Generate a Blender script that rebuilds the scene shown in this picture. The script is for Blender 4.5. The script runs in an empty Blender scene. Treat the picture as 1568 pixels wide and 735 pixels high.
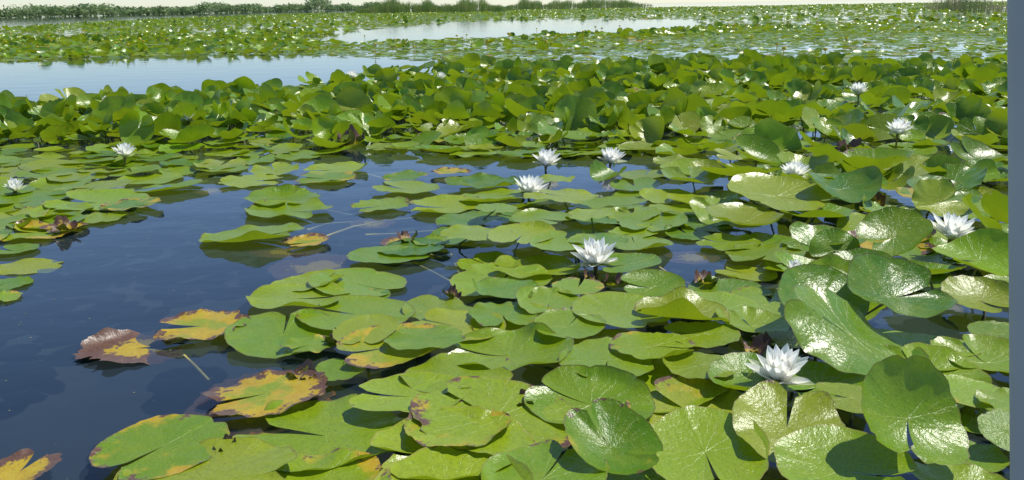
import bpy, math, random
import numpy as np
from mathutils import Vector, Matrix
random.seed(7); rng=np.random.default_rng(11)
sc=bpy.context.scene
sc.view_settings.view_transform='Standard'
try: sc.view_settings.look='None'
except: pass
sc.view_settings.exposure=0

# ---------------------------------------------------------------- camera
F=1358.0; P=math.radians(14.83); AL=math.radians(1.0); H=1.0
f=np.array([0,math.cos(P),-math.sin(P)]); r0=np.array([1.,0,0]); u0=np.array([0,math.sin(P),math.cos(P)])
rr=math.cos(AL)*r0-math.sin(AL)*u0; uu=math.sin(AL)*r0+math.cos(AL)*u0
C=np.array([0,0,H])
cd=bpy.data.cameras.new("camera"); cam=bpy.data.objects.new("camera",cd); sc.collection.objects.link(cam)
cd.sensor_width=36; cd.lens=36*F/1568; cd.clip_start=0.02; cd.clip_end=6000
M=Matrix(((rr[0],uu[0],-f[0],C[0]),(rr[1],uu[1],-f[1],C[1]),(rr[2],uu[2],-f[2],C[2]),(0,0,0,1)))
cam.matrix_world=M; sc.camera=cam

def site(x,y,h=0.0):
    """survey point: world position on the water (height h) for a photo reading"""
    d=f+(x-784)/F*rr+(367.5-y)/F*uu
    t=(h-H)/d[2]
    return C+d*t, t
def reading(X,Y,Z=0):
    d0=X-C[0]; d1=Y-C[1]; d2=Z-C[2]
    dep=d0*f[0]+d1*f[1]+d2*f[2]
    a=d0*rr[0]+d1*rr[1]+d2*rr[2]; b=d0*uu[0]+d1*uu[1]+d2*uu[2]
    return 784+F*a/dep, 367.5-F*b/dep

# ---------------------------------------------------------------- light
SA=math.radians(62); SE=math.radians(58)
w=bpy.data.worlds.new("World"); sc.world=w; w.use_nodes=True
nt=w.node_tree; nt.nodes.clear()
sky=nt.nodes.new('ShaderNodeTexSky'); sky.sky_type='NISHITA'; sky.sun_disc=False
sky.sun_elevation=SE; sky.sun_rotation=SA; sky.air_density=1.0; sky.dust_density=0.15; sky.ozone_density=2.0
tint=nt.nodes.new('ShaderNodeMix'); tint.data_type='RGBA'; tint.blend_type='MULTIPLY'; tint.inputs[0].default_value=1.0
tint.inputs[7].default_value=(0.80,0.89,1.02,1)
bg=nt.nodes.new('ShaderNodeBackground'); bg.inputs[1].default_value=0.148
wo=nt.nodes.new('ShaderNodeOutputWorld'); nt.links.new(sky.outputs[0],tint.inputs[6]); nt.links.new(tint.outputs[2],bg.inputs[0]); nt.links.new(bg.outputs[0],wo.inputs[0])
ld=bpy.data.lights.new("sun",'SUN'); ld.energy=5.0; ld.angle=math.radians(0.5); ld.color=(1,0.96,0.87)
lo=bpy.data.objects.new("sun",ld); sc.collection.objects.link(lo)
S=Vector((math.sin(SA)*math.cos(SE),math.cos(SA)*math.cos(SE),math.sin(SE)))
lo.rotation_euler=S.to_track_quat('Z','Y').to_euler(); lo.location=(0,0,30)

# ---------------------------------------------------------------- node helper
class NT:
    def __init__(s,name):
        s.m=bpy.data.materials.new(name); s.m.use_nodes=True; s.t=s.m.node_tree; s.t.nodes.clear()
        s.out=s.t.nodes.new('ShaderNodeOutputMaterial')
    def n(s,typ,ins=None,**kw):
        nd=s.t.nodes.new('ShaderNode'+typ)
        for k,v in kw.items(): setattr(nd,k,v)
        if ins:
            for k,v in ins.items(): s.set(nd.inputs[k],v)
        return nd
    def set(s,inp,v):
        if isinstance(v,bpy.types.NodeSocket): s.t.links.new(v,inp)
        else: inp.default_value=v
    def math(s,op,a,b=0.0,c=None,clamp=False):
        nd=s.t.nodes.new('ShaderNodeMath'); nd.operation=op; nd.use_clamp=clamp
        s.set(nd.inputs[0],a); s.set(nd.inputs[1],b)
        if c is not None: s.set(nd.inputs[2],c)
        return nd.outputs[0]
    def mix(s,fac,a,b):
        nd=s.t.nodes.new('ShaderNodeMix'); nd.data_type='RGBA'
        s.set(nd.inputs[0],fac); s.set(nd.inputs[6],a); s.set(nd.inputs[7],b)
        return nd.outputs[2]
    def ramp(s,v,lo,hi):
        nd=s.t.nodes.new('ShaderNodeMapRange'); nd.interpolation_type='SMOOTHSTEP'
        s.set(nd.inputs[0],v); nd.inputs[1].default_value=lo; nd.inputs[2].default_value=hi
        return nd.outputs[0]
def col(r,g,b): return (r,g,b,1)

# ---------------------------------------------------------------- lily pad material
def pad_material(name):
    k=NT(name)
    uv=k.n('UVMap'); uv.uv_map='UVMap'
    sep=k.n('SeparateXYZ',{0:uv.outputs[0]})
    x,y=sep.outputs[0],sep.outputs[1]
    at=k.n('Attribute',attribute_name='leaf')
    sa=k.n('SeparateColor',{0:at.outputs['Color']})
    rnd,dec,tone=sa.outputs[0],sa.outputs[1],sa.outputs[2]
    srad=at.outputs['Alpha']
    seed=k.math('MULTIPLY',rnd,57.0)
    rn2=k.math('FRACT',k.math('MULTIPLY',rnd,91.7))
    co=k.n('CombineXYZ',{0:x,1:y,2:seed}).outputs[0]
    rad=k.math('SQRT',k.math('ADD',k.math('MULTIPLY',x,x),k.math('MULTIPLY',y,y)))
    ang=k.math('ARCTAN2',y,x)
    n1=k.n('TexNoise',{'Vector':co,'Scale':1.7,'Detail':4.0,'Roughness':0.6}).outputs[0]
    n2=k.n('TexNoise',{'Vector':co,'Scale':5.0,'Detail':5.0,'Roughness':0.65}).outputs[0]
    n3=k.n('TexNoise',{'Vector':co,'Scale':22.0,'Detail':3.0,'Roughness':0.6}).outputs[0]
    # veins
    wob=k.math('MULTIPLY',k.math('SUBTRACT',n2,0.5),0.35)
    a2=k.math('ADD',ang,wob)
    v1=k.math('ABSOLUTE',k.math('SINE',k.math('MULTIPLY',a2,6.5)))
    v1=k.math('SUBTRACT',1.0,k.ramp(k.math('MULTIPLY',v1,rad),0.0,0.06))
    v2=k.math('ABSOLUTE',k.math('SINE',k.math('ADD',k.math('MULTIPLY',a2,13.0),k.math('MULTIPLY',rad,1.2))))
    v2=k.math('SUBTRACT',1.0,k.ramp(k.math('MULTIPLY',v2,rad),0.0,0.09))
    v2=k.math('MULTIPLY',v2,k.ramp(rad,0.35,0.6))
    vein=k.math('MAXIMUM',v1,k.math('MULTIPLY',v2,0.6))
    # greens
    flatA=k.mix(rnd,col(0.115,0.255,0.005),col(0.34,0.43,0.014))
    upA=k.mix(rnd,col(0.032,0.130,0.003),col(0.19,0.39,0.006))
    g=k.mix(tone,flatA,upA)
    g=k.mix(k.math('MULTIPLY',k.ramp(rn2,0.72,1.0),0.65),g,col(0.36,0.37,0.02))
    g=k.mix(k.math('MULTIPLY',k.ramp(n1,0.35,0.7),0.5),g,k.mix(0.6,g,col(0.33,0.38,0.015)))
    g=k.mix(k.math('MULTIPLY',k.ramp(n3,0.42,0.72),0.5),g,k.mix(0.55,g,col(0.03,0.085,0.006)))
    g=k.mix(k.math('MULTIPLY',vein,0.30),g,col(0.35,0.46,0.05))
    rim=k.ramp(srad,0.965,0.995)
    g=k.mix(k.math('MULTIPLY',rim,0.7),g,k.mix(rnd,col(0.07,0.035,0.012),col(0.36,0.32,0.06)))
    # yellowing
    yv=k.math('ADD',k.math('MULTIPLY',dec,1.5),k.math('ADD',k.math('MULTIPLY',k.math('SUBTRACT',n1,0.5),1.5),k.math('MULTIPLY',k.math('SUBTRACT',rad,0.8),0.45)))
    yel=k.ramp(yv,0.42,0.68)
    yc=k.mix(n2,col(0.46,0.20,0.012),col(0.66,0.58,0.035))
    c=k.mix(yel,g,yc)
    # browning from the rim
    bv=k.math('ADD',k.math('MULTIPLY',dec,1.0),k.math('ADD',k.math('MULTIPLY',k.math('SUBTRACT',n2,0.5),1.7),k.math('MULTIPLY',k.math('SUBTRACT',rad,0.75),1.3)))
    br=k.ramp(bv,0.54,0.70)
    bc=k.mix(n3,col(0.03,0.014,0.010),col(0.19,0.09,0.045))
    c=k.mix(br,c,bc)
    # blemishes
    vo=k.n('TexVoronoi',{'Vector':co,'Scale':7.0,'Randomness':1.0})
    sp=k.math('SUBTRACT',1.0,k.ramp(vo.outputs['Distance'],0.03,0.09))
    sp=k.math('MULTIPLY',sp,k.ramp(n1,0.46,0.54))
    vo2=k.n('TexVoronoi',{'Vector':co,'Scale':19.0,'Randomness':1.0})
    sp2=k.math('SUBTRACT',1.0,k.ramp(vo2.outputs['Distance'],0.06,0.16))
    sp2=k.math('MULTIPLY',sp2,k.math('MULTIPLY',k.ramp(n2,0.48,0.6),0.65))
    sp=k.math('MAXIMUM',sp,sp2)
    c=k.mix(k.math('MULTIPLY',sp,0.85),c,col(0.08,0.05,0.015))
    geo=k.n('NewGeometry')
    c=k.mix(geo.outputs['Backfacing'],c,k.mix(0.45,c,col(0.28,0.37,0.02)))
    hgt=k.math('ADD',k.math('MULTIPLY',vein,-0.35),k.math('ADD',k.math('MULTIPLY',n2,1.4),k.math('MULTIPLY',n3,0.25)))
    bump=k.n('Bump',{'Height':hgt,'Strength':0.42,'Distance':0.006})
    rough=k.math('ADD',0.12,k.math('MULTIPLY',n2,0.26))
    rough=k.math('ADD',rough,k.math('MULTIPLY',dec,0.15))
    pr=k.n('BsdfPrincipled',{'Base Color':c,'Roughness':rough,'Normal':bump.outputs[0]})
    pr.inputs['Specular IOR Level'].default_value=0.5
    tr=k.n('BsdfTranslucent',{'Color':k.mix(0.5,c,col(0.40,0.54,0.008)),'Normal':bump.outputs[0]})
    tf=k.math('MULTIPLY',0.30,k.math('SUBTRACT',1.0,br))
    mx=k.n('MixShader',{0:tf,1:pr.outputs[0],2:tr.outputs[0]})
    k.t.links.new(mx.outputs[0],k.out.inputs[0])
    return k.m
PAD=pad_material("lily_pad_leaf")

def simple(name,c,rough=0.5,c2=None,scale=20,transl=0.0):
    k=NT(name)
    tc=k.n('TexCoord')
    n=k.n('TexNoise',{'Vector':tc.outputs['Object'],'Scale':scale,'Detail':4.0})
    cc=k.mix(k.ramp(n.outputs[0],0.35,0.65),col(*c),col(*(c2 or c)))
    p=k.n('BsdfPrincipled',{'Base Color':cc,'Roughness':rough})
    sh=p.outputs[0]
    if transl:
        t=k.n('BsdfTranslucent',{'Color':cc}); sh=k.n('MixShader',{0:transl,1:sh,2:t.outputs[0]}).outputs[0]
    k.t.links.new(sh,k.out.inputs[0]); return k.m
STEM=simple("petiole",(0.10,0.15,0.03),0.45,(0.16,0.12,0.04),6)
PETAL=simple("white_petal",(0.96,0.95,0.90),0.5,(0.94,0.93,0.86),30,0.5)
SEPAL=simple("green_sepal",(0.74,0.77,0.55),0.5,(0.5,0.56,0.28),30,0.4)
STAMEN=simple("yellow_stamen",(0.85,0.56,0.03),0.5,(0.9,0.7,0.08),60,0.3)
YEL=simple("yellow_petal",(0.75,0.56,0.02),0.4,(0.65,0.46,0.02),3,0.2)

# ---------------------------------------------------------------- mesh helpers
def mesh_obj(name,verts,faces,mats,smooth=True,mi=None):
    me=bpy.data.meshes.new(name); me.from_pydata([tuple(v) for v in verts],[],faces)
    for m in mats: me.materials.append(m)
    if mi is not None: me.polygons.foreach_set('material_index',mi)
    me.polygons.foreach_set('use_smooth',[smooth]*len(me.polygons)); me.update()
    o=bpy.data.objects.new(name,me); sc.collection.objects.link(o); return o
def np_mesh(name,V,tris,quads,mat,uv=None,attr=None):
    me=bpy.data.meshes.new(name); me.vertices.add(len(V)); me.vertices.foreach_set('co',V.astype(np.float32).ravel())
    nl=tris.size+quads.size
    li=np.concatenate([tris.ravel(),quads.ravel()]).astype(np.int32)
    ls=np.concatenate([np.arange(len(tris))*3, tris.size+np.arange(len(quads))*4]).astype(np.int32)
    me.loops.add(nl); me.loops.foreach_set('vertex_index',li)
    me.polygons.add(len(ls)); me.polygons.foreach_set('loop_start',ls)
    me.update(calc_edges=True)
    me.polygons.foreach_set('use_smooth',np.ones(len(ls),bool))
    if uv is not None:
        l=me.uv_layers.new(name='UVMap'); l.data.foreach_set('uv',uv[li].astype(np.float32).ravel())
    if attr is not None:
        a=me.attributes.new('leaf','FLOAT_COLOR','POINT'); a.data.foreach_set('color',attr.astype(np.float32).ravel())
    me.materials.append(mat); me.validate(); me.update()
    o=bpy.data.objects.new(name,me); sc.collection.objects.link(o); return o

KEYS=['x','y','z','R','yaw','pit','rol','cup','wav','fold','curl','dir','dec','tone','open']
def build_pads(name,L,nr,na):
    A=np.array([[l[k] for k in KEYS] for l in L],dtype=float); N=len(A)
    g={k:A[:,i][:,None,None] for i,k in enumerate(KEYS)}
    rnd=rng.random((N,1,1)); ph=rng.random((5,N,1,1))*6.283
    t=np.linspace(-1,1,na+1)[None,None,:]; s=(np.linspace(0,1,nr+1)[1:]**0.85)
    if nr>5: s[-2]=0.965
    s=s[None,:,None]
    th=t*(math.pi-g['open'])
    e=(math.pi-g['open'])-np.abs(th)
    k1=np.round(3+rng.random((N,1,1))*3); k2=np.round(8+rng.random((N,1,1))*6)
    Rt=1+0.03*np.sin(2*th+ph[0])+0.018*np.sin(k1*th+ph[1])+0.009*np.sin(k2*th+ph[2])+0.006*np.sin(23*th+ph[3])*(na>40)
    Rt=Rt*(1-0.22*np.exp(-(e/0.15)**2))*(1+0.06*np.exp(-((e-0.5)/0.4)**2))
    # insect-bitten / torn rims
    for q_ in range(3):
        c0=(rng.random((N,1,1))*2-1)*2.6; wd_=0.05+rng.random((N,1,1))*0.07
        bite=(rng.random((N,1,1))<0.25+0.5*np.clip(g['dec'],0,1))*np.exp(-((th-c0)/wd_)**4)*(0.04+0.10*rng.random((N,1,1)))
        Rt=Rt-bite*(na>25)
    rag=np.clip(g['dec'],0,1)
    Rt=Rt+rag*0.045*(np.sin(9*th+ph[0])*np.sin(17*th+ph[1])+0.6*np.sin(29*th+ph[3]))*(na>25)
    x=Rt*s*np.cos(th)*1.04; y=Rt*s*np.sin(th)*0.93
    wv=g['wav']*(s**3*np.sin(k1*th+ph[2])+0.45*s**5*np.sin(k2*th+ph[4]))
    d=x*np.cos(g['dir'])+y*np.sin(g['dir'])
    z=g['cup']*s**2+wv+g['fold']*np.abs(y)+g['curl']*d*d+0.012*s*np.sin(2*ph[1]+t*4)
    lay=0.02*(t>0)*s*(g['open']<0.1)
    # one stretch of margin rolls up on some pads
    c1=(rng.random((N,1,1))*2-1)*2.6
    roll=(rng.random((N,1,1))<0.4)*np.exp(-((th-c1)/0.55)**2)*np.clip((s-0.72)/0.28,0,1)**1.5*(0.05+0.16*rng.random((N,1,1)))
    roll=roll*(g['z']>-0.005)
    x=x*(1-0.35*roll); y=y*(1-0.35*roll)
    z=z+lay+roll+0.022*np.clip(s-0.88,0,1)/0.12*(0.5+0.5*np.sin(th*1.0+ph[0]))
    x=x*(1-0.25*np.clip(np.abs(g['curl']),0,1)*(d*d)); 
    def cat(a): 
        a=np.broadcast_to(a,(N,nr,na+1)).reshape(N,-1); return np.concatenate([np.zeros((N,1)),a],1)
    srad=cat(s); x,y,z=cat(x),cat(y),cat(z); U=np.stack([x,y],-1)
    R=A[:,3][:,None]; x,y,z=x*R,y*R,z*R
    q={k:A[:,i][:,None] for i,k in enumerate(KEYS)}
    c_,s_=np.cos(q['yaw']),np.sin(q['yaw']); x,y=x*c_-y*s_,x*s_+y*c_
    c_,s_=np.cos(q['pit']),np.sin(q['pit']); y,z=y*c_-z*s_,y*s_+z*c_
    c_,s_=np.cos(q['rol']),np.sin(q['rol']); x,z=x*c_+z*s_,-x*s_+z*c_
    V=np.stack([x+q['x'],y+q['y'],z+q['z']],-1)
    nv=1+nr*(na+1); off=(np.arange(N)*nv)[:,None,None]
    j=np.arange(na)
    tri=np.stack([np.zeros(na,int),1+j,2+j],-1)[None]+off
    i,jj=np.meshgrid(np.arange(nr-1),j,indexing='ij'); b=1+i*(na+1)+jj
    quad=np.stack([b,b+na+1,b+na+2,b+1],-1).reshape(-1,4)[None]+off
    at=np.zeros((N,nv,4)); at[...,0]=rnd[:,:,0]; at[...,1]=q['dec']; at[...,2]=q['tone']; at[...,3]=srad
    return np_mesh(name,V.reshape(-1,3),tri.reshape(-1,3),quad.reshape(-1,4),PAD,U.reshape(-1,2),at.reshape(-1,4))

def leaf(x,y,z,R,**k):
    d=dict(x=x,y=y,z=z,R=R,yaw=random.uniform(0,6.283),pit=random.gauss(0,0.03),rol=random.gauss(0,0.03),cup=random.uniform(0.0,0.09),
           wav=random.uniform(0.01,0.055),fold=0,curl=0,dir=random.uniform(0,3.14),dec=max(0,random.gauss(0.02,0.09)),tone=random.choice([0,0,.15,.3,.5]),open=random.choice([0.03,0.04,0.06,0.1,0.2]))
    d.update(k); return d

# ---------------------------------------------------------------- pads read individually
D=math.radians
hero=[]
lay=0.002
def hp(cx,cy,wpx,yaw=None,h=None,pit=0,rol=0,**k):
    global lay
    lay+=0.0006
    z=lay if h is None else h
    p,t=site(cx,cy,max(z,0)); R=wpx/F*t/2*0.97
    kk=dict(k)
    if yaw is not None: kk['yaw']=D(yaw)
    if pit: kk['pit']=D(pit)
    if rol: kk['rol']=D(rol)
    if h is not None and h<0: kk.update(pit=0,rol=0,wav=0.0,cup=0.0)
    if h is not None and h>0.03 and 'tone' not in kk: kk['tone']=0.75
    hero.append(leaf(p[0],p[1],z,R,**kk))
# left edge group
hp(45,409,92,200);hp(8,436,76,20);hp(22,384,74);hp(5,456,58,dec=.3);hp(-60,420,110);hp(-70,470,110)
hp(150,311,150);hp(160,334,75,dec=.1);hp(55,357,120,dec=.35);hp(25,332,100);hp(100,350,70,dec=.6);hp(95,325,100);hp(50,307,120)
# pads in open water
hp(440,381,110,h=-.006,dec=.95);hp(485,408,155,h=-.007,dec=.98);hp(470,371,74,dec=.5)
hp(385,362,152,170,tone=0,dec=.05);hp(433,306,122,tone=0);hp(440,323,132,150,tone=0,dec=.1);hp(385,277,95,dec=.1);hp(420,262,80,dec=.1);hp(500,273,92,dec=.3);hp(517,260,96)
hp(622,290,106,-30,tone=0);hp(585,315,86,dec=.25);hp(620,271,68,dec=.25);hp(690,264,62,dec=.5);hp(685,317,112,h=.012,pit=4);hp(740,283,112,h=.015,cup=.1);hp(595,391,125,tone=0);hp(632,380,112);hp(660,370,60,dec=.1);hp(610,371,60,h=.01,dec=.8)
hp(455,457,156,175,dec=0);hp(548,482,172,-20);hp(475,528,84,dec=.2);hp(522,566,92,-90,dec=.15);hp(430,530,80,h=-.007,dec=.95);hp(560,455,80,h=.01,dec=.15)
hp(352,500,125,h=-.006,dec=.95);hp(308,499,138,10,dec=.50,wav=.04);hp(208,533,165,190,dec=1.0,cup=.0,wav=.05,h=.002);hp(300,505,60,h=-.01,dec=1)
hp(400,614,240,h=-.006,dec=.95);hp(408,603,180,20,dec=.52,wav=.05);hp(462,580,50,h=.012,curl=.9,dec=.75,pit=10)
hp(325,290,60,h=-.007,dec=.95);hp(745,392,90,h=-.007,dec=.9);hp(570,340,70,h=-.008,dec=.95);hp(1060,392,80,h=-.007,dec=.95)
hp(252,682,205,60,dec=.27);hp(215,703,160,h=-.006,dec=.9);hp(30,722,120,dec=.75,wav=.05);hp(310,735,290,180,cup=.02,dec=0)
hp(500,668,270,-15,h=.014,pit=2,tone=.1,dec=0);hp(695,690,245,20,h=.02,pit=3,tone=.1,dec=0);hp(630,607,178,0,dec=.03);hp(760,640,260,-40,dec=.27);hp(700,655,170,dec=.3);hp(830,735,220,dec=.08)
# centre
hp(605,530,175,30);hp(700,500,150);hp(800,505,165,120,h=.02,cup=.1,pit=6);hp(780,545,190,0,h=.025,cup=.14,wav=.05);hp(700,572,165,180,dec=.1);hp(930,552,165,80);hp(1010,595,215,200,h=.012)
hp(905,620,200,-30,h=.03,cup=.1,wav=.05,pit=5);hp(820,412,135,0,h=.012,cup=.08);hp(775,445,112);hp(960,405,112,30);hp(1000,440,96,h=.03,pit=12,cup=.15);hp(840,465,118);hp(950,480,160)
hp(770,482,116,dec=.12);hp(885,440,90,dec=.25);hp(1075,512,116);hp(1045,485,150,0,h=.05,curl=.35,dir=1.4,pit=-6,tone=.4);hp(1140,580,120,h=.05,cup=.2,pit=10);hp(1150,500,116,h=.03,cup=.2)
hp(650,520,120);hp(560,505,110);hp(870,500,120);hp(1000,530,130);hp(1070,560,120)
hp(1080,692,210,90,h=.035,cup=.1,pit=8,tone=.3);hp(935,685,160,-60,h=.05,cup=.28,pit=15,rol=6);hp(1205,655,190,-110,h=.06,cup=.12,pit=12,tone=.6);hp(1290,720,210,150,h=.05,cup=.12,pit=8,tone=.4)
# raised on the right
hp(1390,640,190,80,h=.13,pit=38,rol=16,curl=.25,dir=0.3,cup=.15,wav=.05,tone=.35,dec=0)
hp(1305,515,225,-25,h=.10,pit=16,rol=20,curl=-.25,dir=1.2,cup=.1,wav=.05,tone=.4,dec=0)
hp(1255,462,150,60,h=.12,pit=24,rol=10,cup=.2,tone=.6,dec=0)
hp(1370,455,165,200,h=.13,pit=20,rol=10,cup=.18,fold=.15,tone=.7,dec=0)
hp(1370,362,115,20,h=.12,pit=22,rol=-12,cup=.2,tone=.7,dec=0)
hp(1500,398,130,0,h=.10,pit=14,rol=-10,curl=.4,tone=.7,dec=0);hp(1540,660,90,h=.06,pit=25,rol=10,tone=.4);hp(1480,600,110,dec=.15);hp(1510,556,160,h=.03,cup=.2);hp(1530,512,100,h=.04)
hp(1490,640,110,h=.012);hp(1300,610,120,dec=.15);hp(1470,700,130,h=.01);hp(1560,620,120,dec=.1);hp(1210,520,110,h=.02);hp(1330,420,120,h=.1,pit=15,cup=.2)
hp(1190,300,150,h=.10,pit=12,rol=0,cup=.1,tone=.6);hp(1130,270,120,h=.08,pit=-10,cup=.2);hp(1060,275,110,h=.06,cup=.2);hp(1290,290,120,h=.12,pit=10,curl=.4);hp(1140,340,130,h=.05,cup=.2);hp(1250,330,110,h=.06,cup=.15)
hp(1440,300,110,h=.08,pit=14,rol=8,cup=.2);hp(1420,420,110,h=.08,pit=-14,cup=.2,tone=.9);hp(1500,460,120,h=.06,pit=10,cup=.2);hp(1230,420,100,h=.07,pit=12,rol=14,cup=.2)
hp(930,272,60,h=.04,curl=.6,pit=10);hp(860,300,110);hp(845,275,70);hp(730,358,110);hp(800,360,120);hp(860,372,110);hp(915,368,90);hp(830,335,100);hp(905,330,90);hp(760,320,70)
# small withered leaves
for (a,b,c) in [(937,437,34),(1080,434,42),(1150,540,48),(903,428,28),(1168,530,34),(625,369,34),(1305,238,48),(100,352,38),(513,524,34),(1335,316,44),(540,222,48),(475,585,34),(805,625,44),(345,690,38),(1010,548,28),(690,455,30),(885,590,26)]:
    hp(a,b,c,h=.018,curl=.6,cup=.3,wav=.25,pit=random.uniform(-8,15),rol=random.uniform(-15,15),dec=random.uniform(.8,1.2),tone=.3)

# ---------------------------------------------------------------- open-water outlines (plan of the lily field)
W=[ [(-900,900),(-900,395),(-100,372),(60,368),(120,352),(215,322),(232,298),(350,272),(360,252),(480,238),(640,236),(800,244),(1010,238),(1015,262),(960,285),(900,315),(740,300),(700,345),(690,372),(750,392),(735,425),(720,470),(640,480),(600,440),(370,440),(430,500),(430,545),(480,590),(550,600),(540,640),(360,640),(330,690),(170,740),(160,900)],
    [(1000,385),(1075,378),(1150,415),(1100,440),(1090,465),(1030,470),(960,462),(1010,420)],
    [(1395,515),(1440,490),(1560,478),(1640,480),(1640,530),(1500,528),(1420,535)],
    [(1240,236),(1400,238),(1640,240),(1640,254),(1400,256),(1260,246)],
    [(1480,296),(1640,292),(1640,330),(1520,335)],
    [(1420,655),(1560,690),(1560,760),(1400,760)],
    [(1190,350),(1300,365),(1310,380),(1230,382)],
    [(-700,92),(0,95),(240,86),(400,83),(560,87),(640,92),(745,95),(650,112),(520,128),(400,142),(330,148),(240,160),(130,172),(0,180),(-700,196)],
    [(430,60),(560,46),(700,34),(850,29),(1060,30),(1085,43),(900,54),(760,58),(640,63),(540,67)],
    [(-700,20),(0,20),(480,10),(550,6),(560,14),(500,20),(300,27),(100,37),(0,44),(-700,60)],
    [(1130,-20),(1470,-20),(1460,3),(1300,5),(1150,7)] ]
def inpoly(px,py,poly):
    c=np.zeros(len(px),bool); n=len(poly)
    for i in range(n):
        x1,y1=poly[i]; x2,y2=poly[(i+1)%n]
        if y1==y2: continue
        hit=((y1>py)!=(y2>py))&(px<(x2-x1)*(py-y1)/(y2-y1)+x1); c^=hit
    return c
def sm(a,lo,hi):
    t=np.clip((a-lo)/(hi-lo),0,1); return t*t*(3-2*t)
def lumps(X,Y,s):
    return 0.5+0.25*(np.sin(X/s*1.3+np.sin(Y/s*0.9)*1.7)+np.sin(Y/s*1.1+1.3+np.sin(X/s*0.7)*2.1))

def field(y0,y1,density,spacing,seedn):
    area=0.5*((0.6*y0+1.2)+(0.6*y1+1.2))*2*(y1-y0)
    n=int(area*density)
    Y=np.sqrt(rng.random(n)*((y1+2)**2-(y0+2)**2)+(y0+2)**2)-2
    X=(rng.random(n)*2-1)*(0.6*Y+1.2)
    px,py=reading(X,Y)
    jit=rng.normal(0,1,n)
    sc_=200.0/np.maximum(Y,1)/10
    ok=np.ones(n,bool)
    for p in W: ok&=~inpoly(px+jit*sc_,py+0*jit,p)
    X,Y,px,py=X[ok],Y[ok],px[ok],py[ok]
    # height of the growth
    m=sm(py,92,112)*(1-sm(py,200,250))*(0.45+0.55*sm(lumps(X,Y,1.1),0.25,0.75))
    m=np.maximum(m,0.42*(1-sm(py,60,92))*sm(lumps(X,Y,3.0),0.3,0.7))
    m=np.maximum(m,0.45*(1-sm(px,420,620))*(1-sm(py,88,94))*sm(lumps(X,Y,2.0),0.15,0.5))
    m=np.maximum(m,0.45*sm(px,980,1080)*(1-sm(py,330,420))*sm(py,225,235))
    m=np.maximum(m,0.40*sm(px,1170,1300)*sm(py,225,235))
    m=np.maximum(m,0.05+0*m)
    thin=np.ones(len(X))
    band=(py>58)&(py<94)&(px>430+120*rng.random(len(px)))
    thin=np.where(band,0.32+0.55*sm(lumps(X,Y,2.2),0.35,0.65),thin)
    keep=rng.random(len(X))<thin
    X,Y,m=X[keep],Y[keep],m[keep]
    return X,Y,m,px[keep],py[keep]

cell=0.25; grid={}
def near_ok(x,y,R,fac):
    ci,cj=int(math.floor(x/cell)),int(math.floor(y/cell))
    for i in range(ci-2,ci+3):
        for j in range(cj-2,cj+3):
            for (a,b,r) in grid.get((i,j),()):
                if (a-x)**2+(b-y)**2<(fac*(R+r))**2: return False
    return True
def put(x,y,R): grid.setdefault((int(math.floor(x/cell)),int(math.floor(y/cell))),[]).append((x,y,R))
for h_ in hero:
    if h_['z']>-0.005: put(h_['x'],h_['y'],h_['R'])

def make(X,Y,M_,far=False,PX=None,PY=None):
    out=[]
    for idx in range(len(X)):
        x,y,m=float(X[idx]),float(Y[idx]),float(M_[idx])
        R=random.choice([0.19,0.18,0.17,0.16,0.14,0.12,0.2])*random.uniform(0.9,1.1)
        if y>6: R*=0.88
        up=random.random()<m*1.15
        if not far:
            fac=0.60-0.28*m if y>4.5 else 0.56-0.18*m
            if not near_ok(x,y,R,fac): continue
            put(x,y,R)
        if up:
            q=min(1,m+0.25)
            tl=random.gauss(0.05,0.36*q); tr=random.gauss(0,0.34*q)
            if random.random()<.08*m: tl=random.choice([-1,1])*random.uniform(.7,1.2)
            z=m*random.uniform(0.01,0.12)+0.28*R*(abs(math.sin(tl))+abs(math.sin(tr)))
            if y<4.5: z=min(z,0.12)
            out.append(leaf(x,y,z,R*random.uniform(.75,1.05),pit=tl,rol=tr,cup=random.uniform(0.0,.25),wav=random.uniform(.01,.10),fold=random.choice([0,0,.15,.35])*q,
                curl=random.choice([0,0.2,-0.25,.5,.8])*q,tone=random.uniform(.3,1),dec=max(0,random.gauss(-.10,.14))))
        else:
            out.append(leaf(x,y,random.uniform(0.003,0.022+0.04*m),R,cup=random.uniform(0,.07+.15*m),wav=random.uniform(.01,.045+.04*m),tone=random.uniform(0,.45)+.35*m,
                pit=random.gauss(0,.035+.12*m),rol=random.gauss(0,.035+.12*m),
                dec=max(0,random.gauss(-.01,.10)) if random.random()>.05 else random.uniform(.2,.55)))
    return out
n_=field(1.5,4.6,120,1,1); near=make(n_[0],n_[1],n_[2])
n_=field(4.6,13,80,1,2); mid=make(n_[0],n_[1],n_[2])
n_=field(13,38,24,1,3); farl=make(n_[0],n_[1],n_[2])
n_=field(38,190,1.8,1,4); vfar=make(n_[0],n_[1],n_[2],far=True)
for l in vfar: l['R']*=1.25
print('PADS',len(hero),len(near),len(mid),len(farl),len(vfar))
build_pads("water_lily_pads",hero+near,12,72)
build_pads("water_lily_pad_bank",mid,6,32)
build_pads("water_lily_pad_field",farl,3,14)
build_pads("distant_water_lily_pad_field",vfar,2,9)

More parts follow.
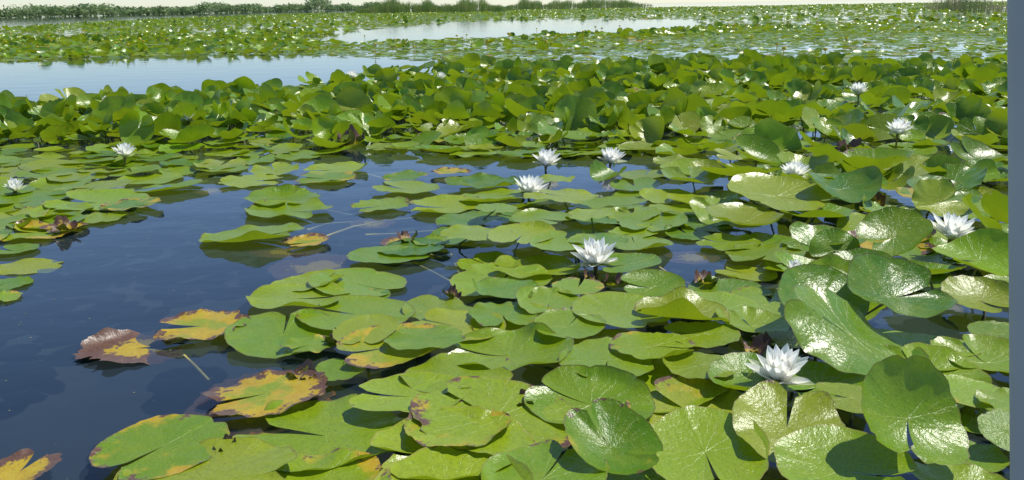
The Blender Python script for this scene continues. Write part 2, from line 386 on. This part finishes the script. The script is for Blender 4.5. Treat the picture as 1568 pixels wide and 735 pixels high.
# ---------------------------------------------------------------- petioles
def tubes(name,paths,mat,ns=5):
    V=[];Fq=[]
    for pts,ra,rb in paths:
        n=len(pts); base=len(V)
        for i,p in enumerate(pts):
            p=Vector(p); q=Vector(pts[min(i+1,n-1)]); o=Vector(pts[max(i-1,0)]); d=(q-o).normalized()
            a=d.orthogonal().normalized(); b=d.cross(a); r=ra+(rb-ra)*i/(n-1)
            for k in range(ns):
                t=6.2832*k/ns; V.append(p+a*math.cos(t)*r+b*math.sin(t)*r)
        for i in range(n-1):
            for k in range(ns):
                k2=(k+1)%ns; Fq.append((base+i*ns+k,base+i*ns+k2,base+(i+1)*ns+k2,base+(i+1)*ns+k))
    return mesh_obj(name,V,Fq,[mat])
paths=[]
for l in hero+near+mid:
    if l['z']>0.05:
        bx,by=l['x']+random.gauss(0,.07),l['y']+random.gauss(0,.07)
        top=(l['x'],l['y'],l['z']-0.002)
        paths.append(([(bx,by,-.25),((bx*2+l['x'])/3,(by*2+l['y'])/3,l['z']*.3),((bx+l['x']*3)/4,(by+l['y']*3)/4,l['z']*.75),top],.0055,.004))
tubes("lily_petioles",paths,STEM,5)
sub=[]
for pts in [[(500,362),(540,347),(590,338),(660,331)],[(470,352),(500,343),(540,340)],[(632,402),(665,418),(705,440)],[(690,388),(697,405),(708,432)],[(660,390),(690,398),(735,420)],[(282,545),(300,562),(320,583)],[(380,503),(410,508),(440,512)],[(1010,410),(1040,430),(1075,440)],[(560,360),(610,358),(680,352)],[(460,318),(500,322),(540,330)],[(530,262),(570,268),(610,280)],[(640,245),(680,252),(700,262)]]:
    sub.append(([tuple(site(a,b,-.004-.002*i)[0]) for i,(a,b) in enumerate(pts)],.0055,.0045))
tubes("submerged_stems",sub,simple("submerged_stem",(0.55,0.50,0.14),0.6,(0.45,0.34,0.10),8),6)

# pollen, seed husks and leaf crumbs drifting on the surface
V=[];Fc=[]
for i in range(1300):
    y=1.2+6*random.random()**1.6; x=random.uniform(-.62,.62)*y*1.2; r=random.choice([.0010,.0012,.0015,.002,.003,.004]); n=random.choice([4,5,6]); b=len(V); a0=random.random()*6; el=random.uniform(.4,1)
    ca,sa=math.cos(a0),math.sin(a0)
    V.append((x,y,.0012+r*.3))
    for k in range(n):
        t=6.283*k/n; rr_=r*random.uniform(.7,1.2); u,v=math.cos(t)*rr_,math.sin(t)*rr_*el
        V.append((x+u*ca-v*sa,y+u*sa+v*ca,.0008))
    for k in range(n): Fc.append((b,b+1+k,b+1+(k+1)%n))
mesh_obj("floating_debris",V,Fc,[simple("plant_crumbs",(0.12,0.13,0.06),.8,(0.22,0.22,0.14),3)],False)

# ---------------------------------------------------------------- flowers
def flower(cx,cy,wpx,openness=1.0,lift=0.035,dia=0.165):
    p,t=site(cx,cy,lift+0.03)
    Wd=max(0.10,min(0.2,wpx/F*t)); Lp=Wd*0.56
    V=[];Fc=[];mi=[]
    def petal(az,el,L_,wd,mat,base_r,base_z,bend):
        nu,nvv=7,4; b=len(V)
        ca,sa=math.cos(az),math.sin(az)
        rx,rz=base_r,base_z; e=el
        for i in range(nu+1):
            s=i/nu
            if i: rx+=math.cos(e)*L_/nu; rz+=math.sin(e)*L_/nu; e+=bend/nu
            wdt=wd*(math.sin(math.pi*min(1,(0.12+0.88*s)**0.9))**0.75 if s<1 else 0.03)+0.0006
            for j in range(nvv+1):
                v=(j/nvv*2-1); yy=v*wdt/2; cupz=abs(v)**2*wdt*0.32
                X=rx-math.sin(e)*cupz; Z=rz+math.cos(e)*cupz
                V.append((X*ca-yy*sa,X*sa+yy*ca,Z))
        for i in range(nu):
            for j in range(nvv):
                a=b+i*(nvv+1)+j; Fc.append((a,a+1,a+nvv+2,a+nvv+1)); mi.append(mat)
    a0=random.random()*6
    whorls=[(4,0.08,1.0,.38,1),(5,0.20,1.0,.40,0),(8,0.48,1.0,.40,0),(8,0.76,.95,.38,0),(6,1.02,.84,.34,0),(4,1.28,.66,.28,0)]
    for wi,(n,el,ls,ws,mt) in enumerate(whorls):
        for i in range(n):
            el2=el+(1-openness)*0.9; el2=min(1.45,el2)
            petal(a0+wi*.5+6.283*i/n+random.gauss(0,.1),el2+random.gauss(0,.08)+0.1,Lp*ls*random.uniform(.9,1.05),Lp*ws,mt,.006*Wd/.16,0.004*wi*0.6,0.25+0.1*random.random() if mt==0 else 0.1)
    if openness>0.5:
        for i in range(46):
            a=random.random()*6.283; e=random.uniform(.8,1.45)
            petal(a,e,Lp*.42*random.uniform(.7,1.1),Lp*.04,2,.004,.01,0.3)
    b=len(V); ns=8
    for i,zz in enumerate((0.004,-0.03,-0.3)):
        for k in range(ns):
            V.append((math.cos(6.283*k/ns)*(.0055 if i else .011)+.02*(i==2),math.sin(6.283*k/ns)*(.0055 if i else .011),zz))
    for i in range(2):
        for k in range(ns):
            k2=(k+1)%ns; Fc.append((b+i*ns+k,b+i*ns+k2,b+(i+1)*ns+k2,b+(i+1)*ns+k)); mi.append(3)
    me=bpy.data.meshes.new("water_lily_flower"); me.from_pydata(V,[],Fc)
    for m in (PETAL,SEPAL,STAMEN,STEM): me.materials.append(m)
    me.polygons.foreach_set('material_index',mi); me.polygons.foreach_set('use_smooth',[True]*len(Fc)); me.update()
    o=bpy.data.objects.new("water_lily_flower" if openness>.3 else "water_lily_bud",me); sc.collection.objects.link(o)
    o.location=(p[0],p[1],lift); o.rotation_euler=(random.gauss(.12,.08),random.gauss(0.05,.1),random.random()*0.6)
for a in [(1192,570,104,.85,.045),(912,396,80,.85,.03),(811,289,58,.9,.025),(836,247,50,.85,.03),(935,243,48,.8,.035),(1217,264,50,.85,.11),(1457,355,82,.9,.10),
          (1215,410,32,.05,.09),(190,234,40,.7,.07),(159,159,30,.6,.12),(22,285,36,.6,.04),(1375,198,44,.9,.14),(1315,140,40,.7,.18),(540,116,22,.7,.16),(676,118,20,.5,.18),(288,180,28,.9,.12)]:
    flower(*a)

# yellow pond-lily flowers in the far field
V=[];Fc=[]
n_=field(14,42,0.45,1,9)
for i in range(len(n_[0])):
    if random.random()<.5: continue
    x,y=n_[0][i],n_[1][i]; z=random.uniform(.12,.3); r=random.uniform(.028,.045); b=len(V)
    rings=[(0.25,-.5),(0.8,-.3),(1.0,.1),(.85,.5)]
    for (q,zz) in rings:
        for k in range(8): V.append((x+q*r*math.cos(k*.785),y+q*r*math.sin(k*.785),z+zz*r+(.12*r if k%2 and zz>.3 else 0)))
    for a in range(3):
        for k in range(8):
            k2=(k+1)%8; Fc.append((b+a*8+k,b+a*8+k2,b+a*8+8+k2,b+a*8+8+k))
    Fc.append(tuple(b+k for k in range(8)))
    Fc.append(tuple(b+16+k for k in range(8)))
    c0=len(V)
    for k in range(4): V.append((x+.006*math.cos(k*1.57),y+.006*math.sin(k*1.57),z-r*.4))
    for k in range(4): V.append((x+.006*math.cos(k*1.57),y+.006*math.sin(k*1.57),-.1))
    for k in range(4): Fc.append((c0+k,c0+(k+1)%4,c0+4+(k+1)%4,c0+4+k))
mesh_obj("yellow_pond_lily_flowers",V,Fc,[YEL])

# ---------------------------------------------------------------- water + bed
k=NT("lake_water")
tc=k.n('TexCoord')
mp=k.n('Mapping',{'Vector':tc.outputs['Object']}); mp.inputs['Scale'].default_value=(1.0,1.6,1)
na_=k.n('TexNoise',{'Vector':mp.outputs[0],'Scale':1.6,'Detail':3.0,'Roughness':0.5})
nb_=k.n('TexNoise',{'Vector':mp.outputs[0],'Scale':9.0,'Detail':2.0})
hh=k.math('ADD',k.math('MULTIPLY',na_.outputs[0],1.0),k.math('MULTIPLY',nb_.outputs[0],0.10))
bp=k.n('Bump',{'Height':hh,'Strength':0.2,'Distance':0.02})
fr=k.n('Fresnel',{'IOR':1.38,'Normal':bp.outputs[0]})
tr=k.n('BsdfTransparent',{'Color':col(0.78,0.84,0.84)})
n4=k.n('TexNoise',{'Vector':tc.outputs['Object'],'Scale':0.7,'Detail':5.0})
df=k.n('BsdfDiffuse',{'Color':k.mix(k.ramp(n4.outputs[0],.2,.8),col(0.030,0.056,0.090),col(0.056,0.086,0.120))})
bd=k.n('MixShader',{0:0.28,1:tr.outputs[0],2:df.outputs[0]})
gl=k.n('BsdfGlossy',{'Color':col(0.95,0.96,1),'Roughness':0.03,'Normal':bp.outputs[0]})
ms=k.n('MixShader',{0:fr.outputs[0],1:bd.outputs[0],2:gl.outputs[0]})
k.t.links.new(ms.outputs[0],k.out.inputs[0])
def sheet(name,z,mat,s=2500):
    return mesh_obj(name,[(-s,-60,z),(s,-60,z),(s,s,z),(-s,s,z)],[(0,1,2,3)],[mat],False)
sheet("lake_water",0,k.m)
sheet("lake_bed",-0.9,simple("lake_mud",(0.010,0.017,0.024),0.9,(0.022,0.028,0.030),0.7))

# ---------------------------------------------------------------- reeds
def reeds(name,segs,c1,c2,wd):
    V=[];Fc=[]
    for (x0,y0,x1,y1,dep,n,hmin,hmax) in segs:
        for i in range(n):
            t=random.random(); x=x0+(x1-x0)*t; y=y0+(y1-y0)*t+random.random()*dep
            env=0.72+0.28*math.sin(t*17+x0)*math.sin(t*7)+0.12*math.sin(t*53)
            env*=min(1,0.25+5*t,0.25+5*(1-t))
            if math.sin(t*29+x1)<-.75 and random.random()<.6: continue
            h=random.uniform(hmin,hmax)*env; lx=random.gauss(0,.12)*h; ly=random.gauss(0,.1)*h
            a=random.random()*3.14; dx,dy=math.cos(a)*wd/2,math.sin(a)*wd/2; b=len(V)
            V+= [(x-dx,y-dy,-.1),(x+dx,y+dy,-.1),(x+lx*.35+dx,y+ly*.35+dy,h*.6),(x+lx*.35-dx,y+ly*.35-dy,h*.6),(x+lx,y+ly,h)]
            Fc+=[(b,b+1,b+2,b+3),(b+3,b+2,b+4)]
            for q in range(2):
                s=random.uniform(.3,.8); bx,by,bz=x+lx*.35*s,y+ly*.35*s,h*s; l=random.uniform(.2,.5); aa=random.random()*6.28; b=len(V)
                V+=[(bx,by,bz),(bx,by,bz+wd),(bx+l*math.cos(aa),by+l*math.sin(aa),bz+l*.7)]; Fc.append((b,b+1,b+2))
    return mesh_obj(name,V,Fc,[simple(name+"_leaf",c1,.6,c2,.4,.3)],False)
def g(x,y): 
    p,_=site(x,y); return p[0],p[1]
a=g(540,21);b=g(775,18);c=g(772,14);d=g(1000,11);e=g(1455,17);e2=g(1560,20)
reeds("reed_bed",[(a[0],a[1],b[0],b[1],10,4200,1.4,3.1),(c[0],c[1],d[0],d[1],20,4500,1.4,3.4)],(0.17,0.28,0.05),(0.32,0.38,0.10),.06)
reeds("dry_reed_clump",[(e[0],e[1],e2[0],e2[1],5,420,.6,1.9)],(0.40,0.35,0.17),(0.24,0.30,0.10),.04)

# ---------------------------------------------------------------- distant trees on the far shore
V=[];Fc=[]
B0=g(0,27.5)
xa,ya=B0; xb,yb=-60,520
for i in range(30000):
    t=random.uniform(-.5,1.0); x=xa+(xb-xa)*t; y=ya+(yb-ya)*t+random.random()*25
    cr=0.62+0.2*math.sin(t*23)+0.18*math.sin(t*61+1)+0.12*math.sin(t*140)
    if 0.60<t<0.66: cr+=0.5
    top=3.0*cr*(1+0.25*t)+0.4
    z=top*random.random()**0.7
    r=random.uniform(.25,.6); b=len(V)
    for q in range(3): V.append((x+random.gauss(0,r),y+random.gauss(0,r),z+random.gauss(0,r*.7)))
    Fc.append((b,b+1,b+2))
mesh_obj("distant_tree_line",V,Fc,[simple("hazy_foliage",(0.17,0.26,0.09),.9,(0.26,0.35,0.15),.15,.3)],False)
mesh_obj("far_shore",[(xa-150,ya-60,-.5),(xb,yb,-.5),(xb,yb+10,.35),(xa-150,ya-50,.35),(xb,2000,.4),(xa-1500,2000,.4),(xa-1500,ya-50,.35)],[(0,1,2,3),(3,2,4,5,6)],[simple("shore_grass",(0.16,0.22,0.10),.9,(0.22,0.25,0.14),.1)],False)

# ---------------------------------------------------------------- boat canopy post (right edge)
dep=0.75
xr=(1549-784)/F*dep; r_=0.019
p0=C+f*dep+rr*(xr+r_)
ph=(p0-C)/np.linalg.norm(p0-C)
n_pl=np.cross(ph,uu); n_pl/=np.linalg.norm(n_pl)
zv=np.array([0,0,1.]); dv=zv-n_pl*np.dot(zv,n_pl); dv/=np.linalg.norm(dv)
pts=[tuple(p0+dv*s) for s in (-1.3,-.6,0,.6,1.2)]
tubes("boat_canopy_post",[(pts,r_,r_)],simple("weathered_grey_paint",(0.44,0.44,0.40),.6,(0.50,0.50,0.46),5),32)
